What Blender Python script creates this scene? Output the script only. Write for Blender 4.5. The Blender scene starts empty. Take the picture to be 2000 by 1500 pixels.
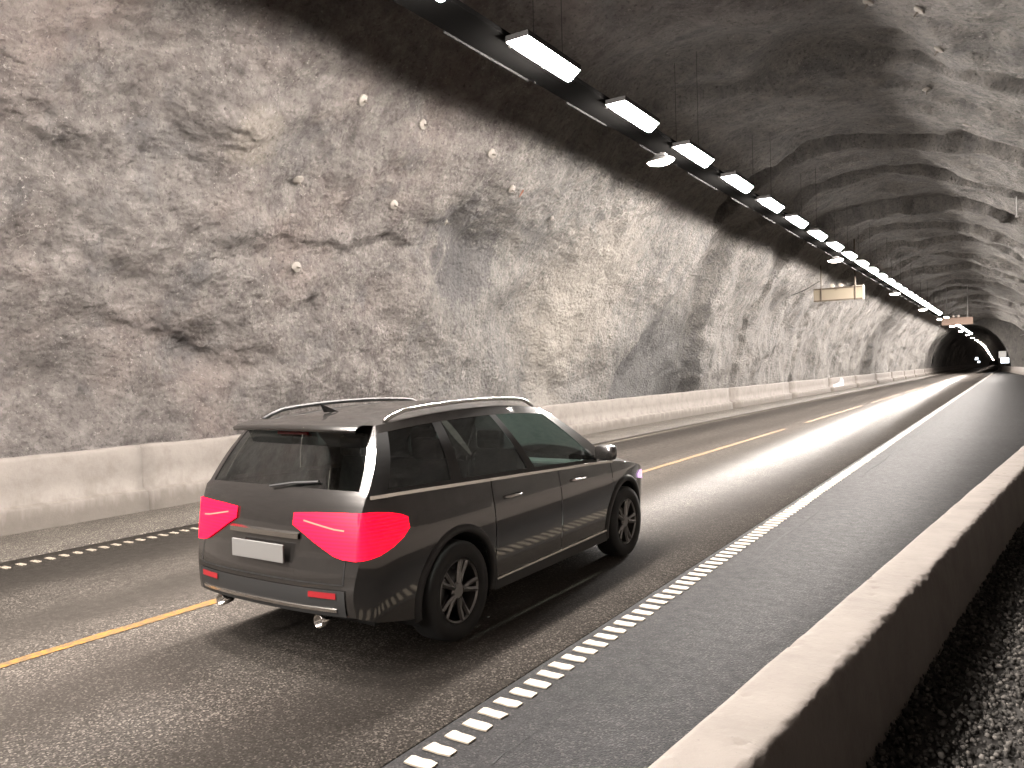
import bpy, bmesh, math, random
import numpy as np
from mathutils import Vector, Matrix

scene = bpy.context.scene
COL = scene.collection
rng = np.random.default_rng(7)
random.seed(7)

# ------------------------------------------------------------------ camera, world, exposure
cam_d = bpy.data.cameras.new('camera')
cam = bpy.data.objects.new('camera', cam_d); COL.objects.link(cam)
cam_d.sensor_fit = 'HORIZONTAL'; cam_d.sensor_width = 36.0; cam_d.lens = 27.0
cam_d.clip_start = 0.05; cam_d.clip_end = 3000
_f = 1500.0
_d = np.array([977.0, -46.5, _f]); _d /= np.linalg.norm(_d)      # the road's direction seen from the camera
_h = np.array([1.0, -0.026, 0.0])                                # the slightly rolled horizon
_u = np.cross(_d, _h); _u /= np.linalg.norm(_u)
if _u[1] > 0: _u = -_u
_r = np.cross(_d, _u)
if _r[0] < 0: _r = -_r
right = Vector((_r[0], _d[0], _u[0])); down = Vector((_r[1], _d[1], _u[1])); fwd = Vector((_r[2], _d[2], _u[2]))
m3 = Matrix((right, -down, -fwd)).transposed()
cam.matrix_world = Matrix.Translation((0, 0, 2.0)) @ m3.to_4x4()
scene.camera = cam

world = bpy.data.worlds.new('World'); scene.world = world
world.use_nodes = True
_bg = world.node_tree.nodes['Background']
_bg.inputs['Color'].default_value = (0.01, 0.012, 0.015, 1); _bg.inputs['Strength'].default_value = 0.05   # night outside; the place is underground

vs = scene.view_settings
vs.view_transform = 'Standard'; vs.look = 'None'; vs.gamma = 1.0; vs.use_curve_mapping = False
vs.exposure = 0.0
scene.render.engine = 'CYCLES'
cy = scene.cycles
cy.use_denoising = True
cy.max_bounces = 6; cy.diffuse_bounces = 1; cy.glossy_bounces = 3; cy.transparent_max_bounces = 12
cy.sample_clamp_indirect = 4.0; cy.sample_clamp_direct = 0
cy.use_light_tree = True
cy.caustics_reflective = False; cy.caustics_refractive = False

LAMP_POWER = 800.0      # radiance of the dense rectangular lamps
OVAL_POWER = 100.0

# ------------------------------------------------------------------ helpers
def tag(o, label=None, cat=None, group=None, kind=None):
    if label: o['label'] = label
    if cat: o['category'] = cat
    if group: o['group'] = group
    if kind: o['kind'] = kind
    return o

def empty(name, loc=(0, 0, 0), rz=0.0, parent=None):
    o = bpy.data.objects.new(name, None); COL.objects.link(o)
    o.empty_display_size = 0.2
    o.location = loc; o.rotation_euler = (0, 0, rz)
    if parent: o.parent = parent
    return o

def link_mesh(name, me, parent=None, loc=None):
    o = bpy.data.objects.new(name, me); COL.objects.link(o)
    if parent: o.parent = parent
    if loc is not None: o.location = loc
    return o

def mesh_np(name, V, F, mat=None, parent=None, smooth=False):
    me = bpy.data.meshes.new(name)
    V = np.asarray(V, np.float32); F = np.asarray(F, np.int32)
    k = F.shape[1]
    me.vertices.add(len(V)); me.vertices.foreach_set('co', V.ravel())
    me.loops.add(F.size); me.loops.foreach_set('vertex_index', F.ravel())
    me.polygons.add(len(F))
    me.polygons.foreach_set('loop_start', np.arange(len(F), dtype=np.int32) * k)
    me.polygons.foreach_set('loop_total', np.full(len(F), k, np.int32))
    if smooth: me.polygons.foreach_set('use_smooth', np.ones(len(F), bool))
    me.update(calc_edges=True); me.validate()
    if mat: me.materials.append(mat)
    return link_mesh(name, me, parent)

def grid_faces(nu, nv, flip=False):
    i = np.arange(nu - 1)[:, None]; j = np.arange(nv - 1)[None, :]
    a = i * nv + j; b = (i + 1) * nv + j; c = b + 1; d = a + 1
    F = np.stack([a, b, c, d], -1).reshape(-1, 4)
    return F[:, ::-1] if flip else F

class MB:
    """collects primitives into one mesh"""
    def __init__(s): s.bm = bmesh.new()
    def box(s, c, size, rot=None, bev=0.0):
        r = bmesh.ops.create_cube(s.bm, size=1.0)
        M = Matrix.Translation(c) @ (rot.to_4x4() if rot else Matrix.Identity(4)) @ Matrix.Diagonal((*size, 1))
        bmesh.ops.transform(s.bm, matrix=M, verts=r['verts'])
        if bev > 0:
            es = list({e for v in r['verts'] for e in v.link_edges})
            bmesh.ops.bevel(s.bm, geom=es, offset=bev, segments=2, affect='EDGES', profile=0.5)
        return s
    def tube(s, pts, r, n=8, caps=True):
        pts = [Vector(p) for p in pts]; rings = []
        for i, p in enumerate(pts):
            t = (pts[min(i + 1, len(pts) - 1)] - pts[max(i - 1, 0)]).normalized()
            a = Vector((0, 0, 1)) if abs(t.z) < .9 else Vector((1, 0, 0))
            x = t.cross(a).normalized(); y = t.cross(x).normalized()
            rr = r[i] if isinstance(r, (list, tuple)) else r
            rings.append([s.bm.verts.new(p + x * rr * math.cos(2 * math.pi * k / n) + y * rr * math.sin(2 * math.pi * k / n)) for k in range(n)])
        for A, B in zip(rings, rings[1:]):
            for k in range(n): s.bm.faces.new((A[k], A[(k + 1) % n], B[(k + 1) % n], B[k]))
        if caps:
            s.bm.faces.new(rings[0][::-1]); s.bm.faces.new(rings[-1])
        return s
    def lathe(s, prof, axis='z', n=24, c=(0, 0, 0), close=False):
        rings = []
        for (r, h) in prof:
            ring = []
            for k in range(n):
                a = 2 * math.pi * k / n
                p = {'z': (r * math.cos(a), r * math.sin(a), h), 'x': (h, r * math.cos(a), r * math.sin(a)), 'y': (r * math.sin(a), h, r * math.cos(a))}[axis]
                ring.append(s.bm.verts.new(Vector(p) + Vector(c)))
            rings.append(ring)
        prs = list(zip(rings, rings[1:])) + ([(rings[-1], rings[0])] if close else [])
        for A, B in prs:
            for k in range(n): s.bm.faces.new((A[k], A[(k + 1) % n], B[(k + 1) % n], B[k]))
        if not close:
            if prof[0][0] > 1e-6: s.bm.faces.new(rings[0][::-1])
            if prof[-1][0] > 1e-6: s.bm.faces.new(rings[-1])
        return s
    def poly(s, pts): s.bm.faces.new([s.bm.verts.new(p) for p in pts]); return s
    def grid(s, P, flip=False):
        """P: nested list [u][v] of points"""
        vv = [[s.bm.verts.new(p) for p in row] for row in P]
        for A, B in zip(vv, vv[1:]):
            for k in range(len(A) - 1):
                q = (A[k], B[k], B[k + 1], A[k + 1])
                try: s.bm.faces.new(q[::-1] if flip else q)
                except ValueError: pass
        return s
    def build(s, name, mat=None, parent=None, smooth=False, merge=0.0, normals=True, angle=None):
        if merge: bmesh.ops.remove_doubles(s.bm, verts=s.bm.verts, dist=merge)
        bmesh.ops.dissolve_degenerate(s.bm, edges=s.bm.edges, dist=1e-6)
        if normals: bmesh.ops.recalc_face_normals(s.bm, faces=s.bm.faces)
        me = bpy.data.meshes.new(name); 
        if angle is not None:
            for f in s.bm.faces: f.smooth = True
            for e in s.bm.edges:
                if len(e.link_faces) == 2 and e.calc_face_angle(0) > angle: e.smooth = False
        elif smooth:
            for f in s.bm.faces: f.smooth = True
        s.bm.to_mesh(me); s.bm.free()
        if mat: me.materials.append(mat)
        return link_mesh(name, me, parent)

# vectorised gradient noise
_perm = np.random.default_rng(3).permutation(256).astype(np.int64); _perm = np.concatenate([_perm, _perm, _perm])
_grad = np.array([[1,1,0],[-1,1,0],[1,-1,0],[-1,-1,0],[1,0,1],[-1,0,1],[1,0,-1],[-1,0,-1],[0,1,1],[0,-1,1],[0,1,-1],[0,-1,-1]], float)
def perlin(P):
    P = np.asarray(P, float); I = np.floor(P).astype(np.int64); F = P - I; I &= 255
    U = F * F * F * (F * (F * 6 - 15) + 10)
    def g(dx, dy, dz):
        h = _perm[_perm[_perm[I[:, 0] + dx] + I[:, 1] + dy] + I[:, 2] + dz] % 12
        return (_grad[h] * (F - np.array([dx, dy, dz]))).sum(1)
    def L(a, b, t): return a + t * (b - a)
    x = U[:, 0]; y = U[:, 1]; z = U[:, 2]
    return L(L(L(g(0,0,0), g(1,0,0), x), L(g(0,1,0), g(1,1,0), x), y), L(L(g(0,0,1), g(1,0,1), x), L(g(0,1,1), g(1,1,1), x), y), z)
def fbm(P, s, oct=3, off=0.0):
    P = np.asarray(P, float) / s + off; o = 0; a = 1.0
    for k in range(oct): o = o + a * perlin(P * 2.0 ** k + 17.3 * k); a *= .5
    return o
def sstep(x, a, b):
    t = np.clip((x - a) / (b - a), 0, 1); return t * t * (3 - 2 * t)

# ------------------------------------------------------------------ materials
def new_mat(name):
    m = bpy.data.materials.new(name); m.use_nodes = True
    nt = m.node_tree; b = nt.nodes['Principled BSDF']
    return m, nt, b
def N(nt, t, **kw):
    n = nt.nodes.new(t)
    for k, v in kw.items():
        if k in n.inputs: n.inputs[k].default_value = v
        else: setattr(n, k, v)
    return n
def coords(nt, scale=(1, 1, 1)):
    g = N(nt, 'ShaderNodeNewGeometry'); mp = N(nt, 'ShaderNodeMapping'); mp.inputs['Scale'].default_value = scale
    nt.links.new(g.outputs['Position'], mp.inputs['Vector']); return mp.outputs['Vector']
def noise(nt, vec, scale, detail=4, rough=.55, dist=0.0):
    n = N(nt, 'ShaderNodeTexNoise'); n.inputs['Scale'].default_value = scale; n.inputs['Detail'].default_value = detail
    n.inputs['Roughness'].default_value = rough; n.inputs['Distortion'].default_value = dist
    nt.links.new(vec, n.inputs['Vector']); return n.outputs['Fac']
def ramp(nt, fac, stops, interp='LINEAR'):
    r = N(nt, 'ShaderNodeValToRGB'); e = r.color_ramp.elements; r.color_ramp.interpolation = interp
    while len(e) < len(stops): e.new(0.5)
    for k, (p, c) in enumerate(stops):
        e[k].position = p; e[k].color = (*c, 1) if len(c) == 3 else c
    nt.links.new(fac, r.inputs['Fac']); return r.outputs['Color']
def g3(v): return (v, v, v)
def mix(nt, fac, a, b, mode='MIX'):
    m = N(nt, 'ShaderNodeMix'); m.data_type = 'RGBA'; m.blend_type = mode
    for sock, val in ((m.inputs[0], fac), (m.inputs[6], a), (m.inputs[7], b)):
        if isinstance(val, (int, float)): sock.default_value = val
        elif isinstance(val, tuple): sock.default_value = (*val, 1) if len(val) == 3 else val
        else: nt.links.new(val, sock)
    return m.outputs[2]
def math_n(nt, op, a, b=0.0, c=None):
    m = N(nt, 'ShaderNodeMath'); m.operation = op
    for i, v in enumerate((a, b) if c is None else (a, b, c)):
        if isinstance(v, (int, float)): m.inputs[i].default_value = v
        else: nt.links.new(v, m.inputs[i])
    return m.outputs[0]
def bump(nt, height, strength, dist, normal=None):
    b = N(nt, 'ShaderNodeBump'); b.inputs['Strength'].default_value = strength; b.inputs['Distance'].default_value = dist
    nt.links.new(height, b.inputs['Height'])
    if normal is not None: nt.links.new(normal, b.inputs['Normal'])
    return b.outputs['Normal']
def simple(name, col, rough=.5, metal=0.0, spec=.5, coat=0.0):
    m, nt, b = new_mat(name)
    b.inputs['Base Color'].default_value = (*col, 1); b.inputs['Roughness'].default_value = rough; b.inputs['Metallic'].default_value = metal
    b.inputs['Specular IOR Level'].default_value = spec; b.inputs['Coat Weight'].default_value = coat
    return m
def emit(name, col, strength):
    m, nt, b = new_mat(name)
    b.inputs['Base Color'].default_value = (*[min(1, c) for c in col], 1)
    b.inputs['Emission Color'].default_value = (*col, 1); b.inputs['Emission Strength'].default_value = strength
    b.inputs['Roughness'].default_value = .4
    return m

def rock_material():
    m, nt, b = new_mat('shotcrete_rock'); L = nt.links.new
    v = coords(nt); vs_ = coords(nt, (1.0, 1.0, .30))
    sep = N(nt, 'ShaderNodeSeparateXYZ'); L(v, sep.inputs[0])
    big = noise(nt, v, .55, 5, .6, .2); mid = noise(nt, v, 2.6, 8, .70, .1); strk = math_n(nt, 'MULTIPLY_ADD', noise(nt, vs_, 2.6, 8, .72, .15), .65, math_n(nt, 'MULTIPLY', noise(nt, v, 6.5, 6, .7), .35))
    fine = noise(nt, v, 12, 6, .72); grit = noise(nt, v, 55, 3, .7)
    def blob(cy_, cz_, ry, rz, wob, soft=.35):
        # a patch with a ragged outline on the left wall, in metres along the wall and up it
        dy = math_n(nt, 'DIVIDE', math_n(nt, 'SUBTRACT', sep.outputs['Y'], cy_), ry); dz = math_n(nt, 'DIVIDE', math_n(nt, 'SUBTRACT', sep.outputs['Z'], cz_), rz)
        r = math_n(nt, 'SQRT', math_n(nt, 'ADD', math_n(nt, 'MULTIPLY', dy, dy), math_n(nt, 'MULTIPLY', dz, dz)))
        r = math_n(nt, 'ADD', r, math_n(nt, 'MULTIPLY', math_n(nt, 'SUBTRACT', mid, .5), wob))
        mr = N(nt, 'ShaderNodeMapRange'); mr.interpolation_type = 'SMOOTHSTEP'; L(r, mr.inputs['Value'])
        mr.inputs['From Min'].default_value = 1 - soft; mr.inputs['From Max'].default_value = 1 + soft; mr.inputs['To Min'].default_value = 1; mr.inputs['To Max'].default_value = 0
        lf = math_n(nt, 'LESS_THAN', sep.outputs['X'], -4.0); return math_n(nt, 'MULTIPLY', mr.outputs['Result'], lf)
    # the near stretch is brown pebbly shotcrete, further in it turns smoother and creamier with vertical wash marks
    wob = math_n(nt, 'MULTIPLY_ADD', big, 9.0, math_n(nt, 'SUBTRACT', sep.outputs['Y'], 19.0))
    far = N(nt, 'ShaderNodeMapRange'); far.interpolation_type = 'SMOOTHSTEP'; L(wob, far.inputs['Value']); far.inputs['From Min'].default_value = -2.5; far.inputs['From Max'].default_value = 2.5
    farf = far.outputs['Result']
    near_c = ramp(nt, mid, [(.30, (0.061, 0.054, 0.051)), (.45, (0.125, 0.112, 0.105)), (.58, (0.173, 0.157, 0.147)), (.74, (0.264, 0.239, 0.226))])
    near_c = mix(nt, ramp(nt, big, [(.48, g3(0)), (.70, g3(.55))]), near_c, (0.174, 0.138, 0.125))
    far_c = ramp(nt, strk, [(.28, (0.079, 0.075, 0.073)), (.45, (0.150, 0.143, 0.136)), (.58, (0.210, 0.197, 0.180)), (.74, (0.289, 0.268, 0.240))])
    c = mix(nt, farf, near_c, far_c)
    c = mix(nt, ramp(nt, noise(nt, v, .8, 5, .65, .3), [(.54, g3(0)), (.68, g3(.55))]), c, (0.091, 0.090, 0.092))      # grey damp patches
    c = mix(nt, math_n(nt, 'MULTIPLY', blob(30.0, 1.6, 4.6, 2.9, 1.1), .78), c, (0.079, 0.078, 0.078))                 # darker grey in the bay behind the fold
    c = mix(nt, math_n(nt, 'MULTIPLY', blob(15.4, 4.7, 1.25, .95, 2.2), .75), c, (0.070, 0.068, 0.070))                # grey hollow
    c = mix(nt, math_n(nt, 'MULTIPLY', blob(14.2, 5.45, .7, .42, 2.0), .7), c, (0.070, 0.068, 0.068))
    c = mix(nt, math_n(nt, 'MULTIPLY', blob(21.6, 4.4, 2.6, 2.2, 2.2), .55), c, (0.279, 0.255, 0.223))                 # cream washes
    c = mix(nt, math_n(nt, 'MULTIPLY', blob(20.8, 2.2, 1.0, 2.4, 2.4), .5), c, (0.279, 0.257, 0.227))
    c = mix(nt, math_n(nt, 'MULTIPLY', blob(8.2, 5.9, .5, .35, 1.6), .5), c, (0.252, 0.226, 0.190))
    sp = math_n(nt, 'MULTIPLY', ramp(nt, noise(nt, v, 15, 6, .80), [(.575, g3(0)), (.655, g3(1))]), ramp(nt, noise(nt, v, .9, 3, .6), [(.38, g3(.08)), (.60, g3(.85))]))
    c = mix(nt, sp, c, (0.374, 0.344, 0.322))                                                                            # pale lime specks
    c = mix(nt, ramp(nt, noise(nt, v, 13, 6, .75), [(.32, g3(.85)), (.455, g3(0))]), c, (0.047, 0.042, 0.039))
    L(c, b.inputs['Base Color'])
    b.inputs['Roughness'].default_value = .85; b.inputs['Specular IOR Level'].default_value = .22
    h = math_n(nt, 'ADD', math_n(nt, 'MULTIPLY', fine, 1.2), math_n(nt, 'MULTIPLY', grit, .5))
    vor = N(nt, 'ShaderNodeTexVoronoi'); vor.inputs['Scale'].default_value = 11; L(v, vor.inputs['Vector'])
    h = math_n(nt, 'SUBTRACT', h, math_n(nt, 'MULTIPLY', vor.outputs['Distance'], .8))
    n1 = bump(nt, h, 1.0, .085); n2 = bump(nt, mid, .7, .16, n1)
    L(n2, b.inputs['Normal']); return m

def asphalt_material(name, base, rough_lo, rough_hi, speck, tracks=False, warm=1.0):
    m, nt, b = new_mat(name); L = nt.links.new
    v = coords(nt); vl = coords(nt, (1, .12, 1))
    vor = N(nt, 'ShaderNodeTexVoronoi'); vor.inputs['Scale'].default_value = 95; L(v, vor.inputs['Vector'])
    stone = N(nt, 'ShaderNodeSeparateColor'); L(vor.outputs['Color'], stone.inputs[0])
    c = ramp(nt, stone.outputs['Red'], [(.0, tuple(x * .55 for x in base)), (.55, base), (.86, tuple(x * 1.7 for x in base)), (.97, speck)])
    blot = noise(nt, v, 1.1, 5, .6); lon = noise(nt, vl, 1.6, 4, .6)
    c = mix(nt, ramp(nt, blot, [(.35, g3(.45)), (.65, g3(0))]), c, tuple(x * .55 for x in base))
    sep = N(nt, 'ShaderNodeSeparateXYZ'); L(v, sep.inputs[0])
    ro = ramp(nt, noise(nt, v, 9, 4, .6), [(.3, g3(rough_lo)), (.7, g3(rough_hi))])
    if tracks:
        # wheel tracks of the two lanes: ground smooth and darker by tyres
        acc = None
        for x in (-3.45, -5.15, -6.95, -8.6):
            d = math_n(nt, 'ABSOLUTE', math_n(nt, 'SUBTRACT', math_n(nt, 'MULTIPLY_ADD', lon, .35, sep.outputs['X']), x + .17))
            mr = N(nt, 'ShaderNodeMapRange'); mr.interpolation_type = 'SMOOTHSTEP'; L(d, mr.inputs['Value'])
            mr.inputs['From Min'].default_value = .15; mr.inputs['From Max'].default_value = .65; mr.inputs['To Min'].default_value = 1; mr.inputs['To Max'].default_value = 0
            acc = mr.outputs['Result'] if acc is None else math_n(nt, 'MAXIMUM', acc, mr.outputs['Result'])
        c = mix(nt, math_n(nt, 'MULTIPLY', acc, .55), c, tuple(x * .62 for x in base))
        ro = mix(nt, math_n(nt, 'MULTIPLY', acc, .35), ro, g3(rough_lo))
    L(c, b.inputs['Base Color']); L(ro, b.inputs['Roughness'])
    b.inputs['Specular IOR Level'].default_value = .008 if tracks else .10
    h = math_n(nt, 'ADD', math_n(nt, 'MULTIPLY', vor.outputs['Distance'], -1.0), math_n(nt, 'MULTIPLY', noise(nt, v, 40, 3, .6), .8))
    L(bump(nt, h, .14 if tracks else .5, .004 if tracks else .007), b.inputs['Normal'])
    return m

def concrete_material(name, a, d, dirt=True):
    m, nt, b = new_mat(name); L = nt.links.new
    v = coords(nt); vs_ = coords(nt, (1, 1, .22)); sep = N(nt, 'ShaderNodeSeparateXYZ'); L(v, sep.inputs[0])
    c = ramp(nt, noise(nt, v, 3.2, 6, .65), [(.3, d), (.52, a), (.75, tuple(min(.9, x * 1.12) for x in a))])
    if dirt:
        # road dirt thrown up on the lower half, uneven
        hgt = math_n(nt, 'MULTIPLY_ADD', noise(nt, vs_, 4.5, 5, .65), .95, math_n(nt, 'MULTIPLY', sep.outputs['Z'], -1.0))
        c = mix(nt, ramp(nt, hgt, [(.02, g3(0)), (.30, g3(.62))]), c, (.056, .048, .039))
        c = mix(nt, ramp(nt, noise(nt, v, 15, 4, .7), [(.60, g3(0)), (.72, g3(.45))]), c, (.11, .095, .08))
    c = mix(nt, ramp(nt, noise(nt, v, 38, 3, .7), [(.27, g3(.7)), (.36, g3(0))]), c, (.09, .08, .07))
    L(c, b.inputs['Base Color']); b.inputs['Roughness'].default_value = .8; b.inputs['Specular IOR Level'].default_value = .3
    n1 = bump(nt, noise(nt, v, 60, 4, .7), .35, .006); L(bump(nt, noise(nt, v, 9, 4, .6), .35, .02, n1), b.inputs['Normal'])
    return m

def paint_material(name, a, worn, amount=.5):
    m, nt, b = new_mat(name); L = nt.links.new; v = coords(nt)
    w = math_n(nt, 'MULTIPLY', ramp(nt, noise(nt, v, 12, 7, .8), [(.62 - .20 * amount, g3(0)), (.72 - .16 * amount, g3(1))]), .85)
    c = mix(nt, w, mix(nt, noise(nt, v, 11, 3, .6), a, tuple(x * .82 for x in a)), worn)
    L(c, b.inputs['Base Color']); b.inputs['Roughness'].default_value = .6
    L(bump(nt, noise(nt, v, 120, 2, .6), .4, .004), b.inputs['Normal']); return m

M = {}
M['rock'] = rock_material()
M['road'] = asphalt_material('lane_asphalt', (.040, .0355, .0315), .30, .42, (.14, .124, .108), True)
M['layby'] = asphalt_material('lay_by_asphalt', (.0120, .0117, .0120), .66, .78, (.042, .040, .038))
M['shoulder'] = asphalt_material('dusty_asphalt', (.046, .0405, .035), .65, .75, (.2, .18, .15))
M['barrier'] = concrete_material('barrier_concrete', (.128, .114, .103), (.100, .088, .078))
M['near_barrier'] = concrete_material('clean_barrier_concrete', (.128, .112, .099), (.104, .090, .079), False)
M['white_paint'] = paint_material('white_marking_paint', (.185, .160, .126), (.07, .064, .056), .1)
M['yellow_paint'] = paint_material('yellow_marking_paint', (.19, .082, .008), (.045, .034, .018), 1.0)
M['stone'] = simple('crushed_stone', (.2, .19, .175), .85)
def gravel_mat():
    m, nt, b = new_mat('crushed_stone_mix'); L = nt.links.new
    g = N(nt, 'ShaderNodeNewGeometry')
    L(ramp(nt, g.outputs['Random Per Island'], [(.0, (.018, .017, .016)), (.4, (.034, .032, .029)), (.75, (.055, .051, .047)), (1, (.105, .097, .088))]), b.inputs['Base Color'])
    b.inputs['Roughness'].default_value = .95; b.inputs['Specular IOR Level'].default_value = .1; return m
M['gravel'] = gravel_mat()
M['gravel_base'] = simple('gravel_fines', (.03, .028, .026), .95, 0, .1)
M['tray'] = simple('black_tray', (.0035, .0034, .0033), .95, 0, .0)  # even near-black base colour without specular
M['galv'] = simple('galvanised_steel', (.34, .33, .32), .45, .8)
M['dark_steel'] = simple('dark_steel', (.025, .024, .023), .65, .2)
M['dull_zinc'] = simple('dull_zinc', (.0040, .0039, .0038), .9, 0, .1)
M['cable'] = simple('cable_sheath', (.03, .03, .032), .6)
M['lamp'] = emit('lamp_diffuser', (1.0, .925, .862), LAMP_POWER)
M['oval_lamp'] = emit('oval_lamp_lens', (1.0, .84, .73), OVAL_POWER)
M['plate'] = simple('bolt_plate_zinc', (.16, .145, .127), .7, .1)
M['bolt'] = simple('bolt_steel', (.16, .14, .125), .55, .6)
M['sign_back'] = simple('sign_sheet', (.15, .126, .092), .8, .1)
M['sign_salmon'] = simple('sign_sheet_salmon', (.22, .157, .124), .85, .1)
M['sign_rim'] = simple('sign_rim', (.30, .26, .22), .5, .1)
M['sign_bracket'] = simple('sign_bracket', (.05, .036, .024), .6, .3)
M['black'] = simple('black_void', (.008, .008, .008), .9)

# ------------------------------------------------------------------ the alignment of the tunnel
Y_END = 150.0            # where the lay-by's wide profile ends
def xc(y):               # bends gently to the left further in
    y = np.asarray(y, float); t = np.clip(y - 165, 0, 125); return -6e-5 * t * t - 2 * 6e-5 * 125 * np.clip(y - 290, 0, None)
def zc(y):
    y = np.asarray(y, float); t = np.clip(y - 165, 0, 125); return -1.5e-5 * t * t - 2 * 1.5e-5 * 125 * np.clip(y - 290, 0, None)

def layby_ring(th, y):
    return -4.0 - 8.3 * np.cos(th), 9.0 * np.sin(th)
def narrow_ring(th, y):
    return -5.93 - 5.83 * np.cos(th), 8.15 * np.sin(th)

RINGS = [  # edges of blast rounds: (Y at the wall foot, Y at 7.6 m, Y at crown, Y right side, depth, length)
    (24.9, 28.3, 27.8, 27.0, -.70, 2.0), (34.6, 31.8, 33.2, 33.0, -.55, 2.0), (40.8, 38.5, 39.6, 40.0, -.75, 2.4), (15.6, 17.0, 19.5, 19.5, -.25, 2.5),
    (47.0, 46.0, 46.0, 46.5, -.45, 2.4), (53, 52, 52.0, 53, -.65, 2.6), (60, 58, 59, 60, -.4, 2.6), (67, 66, 66, 67, -.6, 3.0), (74, 73, 73, 74, -.45, 3.0),
    (83, 81, 81, 82, -.6, 3.5), (92, 90, 90, 91, -.45, 3.5), (101, 99, 99, 100, -.6, 4), (112, 110, 110, 111, -.5, 4), (124, 122, 122, 123, -.6, 5), (136, 135, 135, 136, -.6, 5)]

def shell_displacement(P, th, y):
    """outward displacement of the rock; P on the smooth profile"""
    D = fbm(P * np.array([1, .8, 1]), 3.4, 2) * .46 + fbm(P, 1.5, 2, 5.1) * .14 + fbm(P, .5, 3, 9.7) * .045
    D += np.abs(fbm(P, 1.3, 2, 31.0)) * -.07
    # fine pebbly relief near the camera
    rough = .35 + .65 * sstep(fbm(P, 1.6, 2, 41.0), -.25, .25)
    D += (fbm(P, .26, 2, 3.3) * .034 + np.abs(fbm(P, .13, 2, 13.3)) * .020) * sstep(-y, -60, -25) * rough * np.where(P[:, 0] < -5.5, 1.0, .45)
    z = P[:, 2]; left = P[:, 0] < -4
    wob = fbm(P, 1.8, 3, 71.0) * .55
    for (y0, y1, y2, y3, A, Ln) in RINGS:
        hz = np.clip(z / 7.6, 0, 1)
        yk = np.where(left, np.where(z < 7.6, y0 + (y1 - y0) * hz, y1 + (y2 - y1) * np.clip((z - 7.6) / 1.4, 0, 1)), y2 + (y3 - y2) * np.clip((9 - z) / 5, 0, 1))
        dd = y - yk + wob * (1.3 if y0 > 40 else .9)
        if A > 0: D += A * sstep(dd, -.15, .25) * np.exp(-np.clip(dd, 0, None) / Ln)
        else:
            wgt = np.where(left, .35 + .65 * sstep(z, 6.0, 7.8), 1.0) if y0 > 35 else np.where(left, sstep(z, 6.4, 7.8), 1.0)       # the first rounds are cut differently on the left wall
            D += -A * wgt * sstep(-dd, -.12, .12) * np.exp(-np.clip(-dd, 0, None) / Ln)
    # the big bay behind the diagonal fold: a recess overhung by the rock above it
    ye1 = np.interp(z, [0, 1.0, 3.57, 5.5, 7.6], [24.6, 25.0, 26.6, 27.4, 28.4]); ye2 = np.interp(z, [0, 1.0, 4.65, 7.6], [34.6, 34.4, 32.7, 31.6])
    D += np.where(left, 1, 0) * .75 * sstep(y - ye1 + wob * .4, -.1, .35) * (1 - sstep(y - ye2 + wob * .4, -.5, .5)) * (1 - sstep(z, 6.0, 8.0))
    ye0 = np.interp(z, [0, 1.0, 5.0], [19.2, 19.6, 20.3])
    D += np.where(left, 1, 0) * .22 * (1 - sstep(y - ye0 + wob * .5, -.2, .3)) * sstep(y, 14.5, 19) * (1 - sstep(z, 3.4, 5.0))
    # long folds and hollows on the near left wall: (points as (Y, z)), a sharp lip that overhangs the hollow beneath it
    for pts, A, wd in (([(3.6, 5.9), (4.7, 5.5), (5.6, 5.30), (6.4, 5.28), (7.2, 5.6), (8.0, 5.9)], .17, .38),
                       ([(8.2, 4.25), (9.0, 4.35), (10.0, 4.30), (10.9, 4.55), (12.2, 4.85), (13.2, 5.0)], .16, .40),
                       ([(3.0, 7.1), (5.2, 6.75), (6.6, 6.6), (7.9, 6.7)], .12, .3),
                       ([(6.6, 2.9), (7.6, 2.75), (8.6, 2.6), (9.6, 2.45)], .16, .42),
                       ([(2.5, 4.3), (4.0, 4.0), (5.6, 3.9), (7.0, 3.7)], .13, .4)):
        py = np.array([p[0] for p in pts]); pz = np.array([p[1] for p in pts])
        zz = np.interp(y, py, pz); w = sstep(y, py[0] - .8, py[0] + .5) * (1 - sstep(y, py[-1] - .5, py[-1] + .9))
        dz = (zz - z) + wob * .45 + fbm(P, .45, 3, 55.0) * .16
        D += np.where(left, 1, 0) * w * A * 1.25 * sstep(dz, -.22, .24) * np.exp(-np.clip(dz, 0, None) / wd)
    for (hy, hz_, hr, A) in ((15.3, 4.75, .85, .28), (14.3, 5.35, .45, .16), (10.6, 3.45, .22, .13), (21.5, 1.25, .5, .2), (8.2, 2.5, .5, .15), (17.9, 3.3, .6, .13), (12.0, 2.9, .7, -.12), (7.8, 6.2, .8, -.14)):
        r2 = ((y - hy) ** 2 + (z - hz_) ** 2) / hr ** 2
        D += np.where(left, 1, 0) * A * 1.5 * np.exp(-r2 * 1.6) * (1 + 1.2 * wob)
    return D

def make_shell(name, ring, ys, ths, disp=True, scale=1.0):
    TH, YY = np.meshgrid(ths, ys, indexing='xy'); shp = TH.shape
    x, z = ring(TH, YY); P = np.stack([x, YY, z], -1).reshape(-1, 3)
    th = TH.ravel(); y = YY.ravel()
    nx = -np.cos(th); nz = np.sin(th); nrm = np.stack([nx, np.zeros_like(nx), nz], -1); nrm /= np.linalg.norm(nrm, axis=1)[:, None]
    if disp: P = P + nrm * (shell_displacement(P, th, y) * scale)[:, None]
    P[:, 0] += xc(y); P[:, 2] += zc(y)
    F = grid_faces(*shp)
    o = mesh_np(name, P, F, M['rock'], smooth=True)
    return o, P.reshape(*shp, 3)

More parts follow.
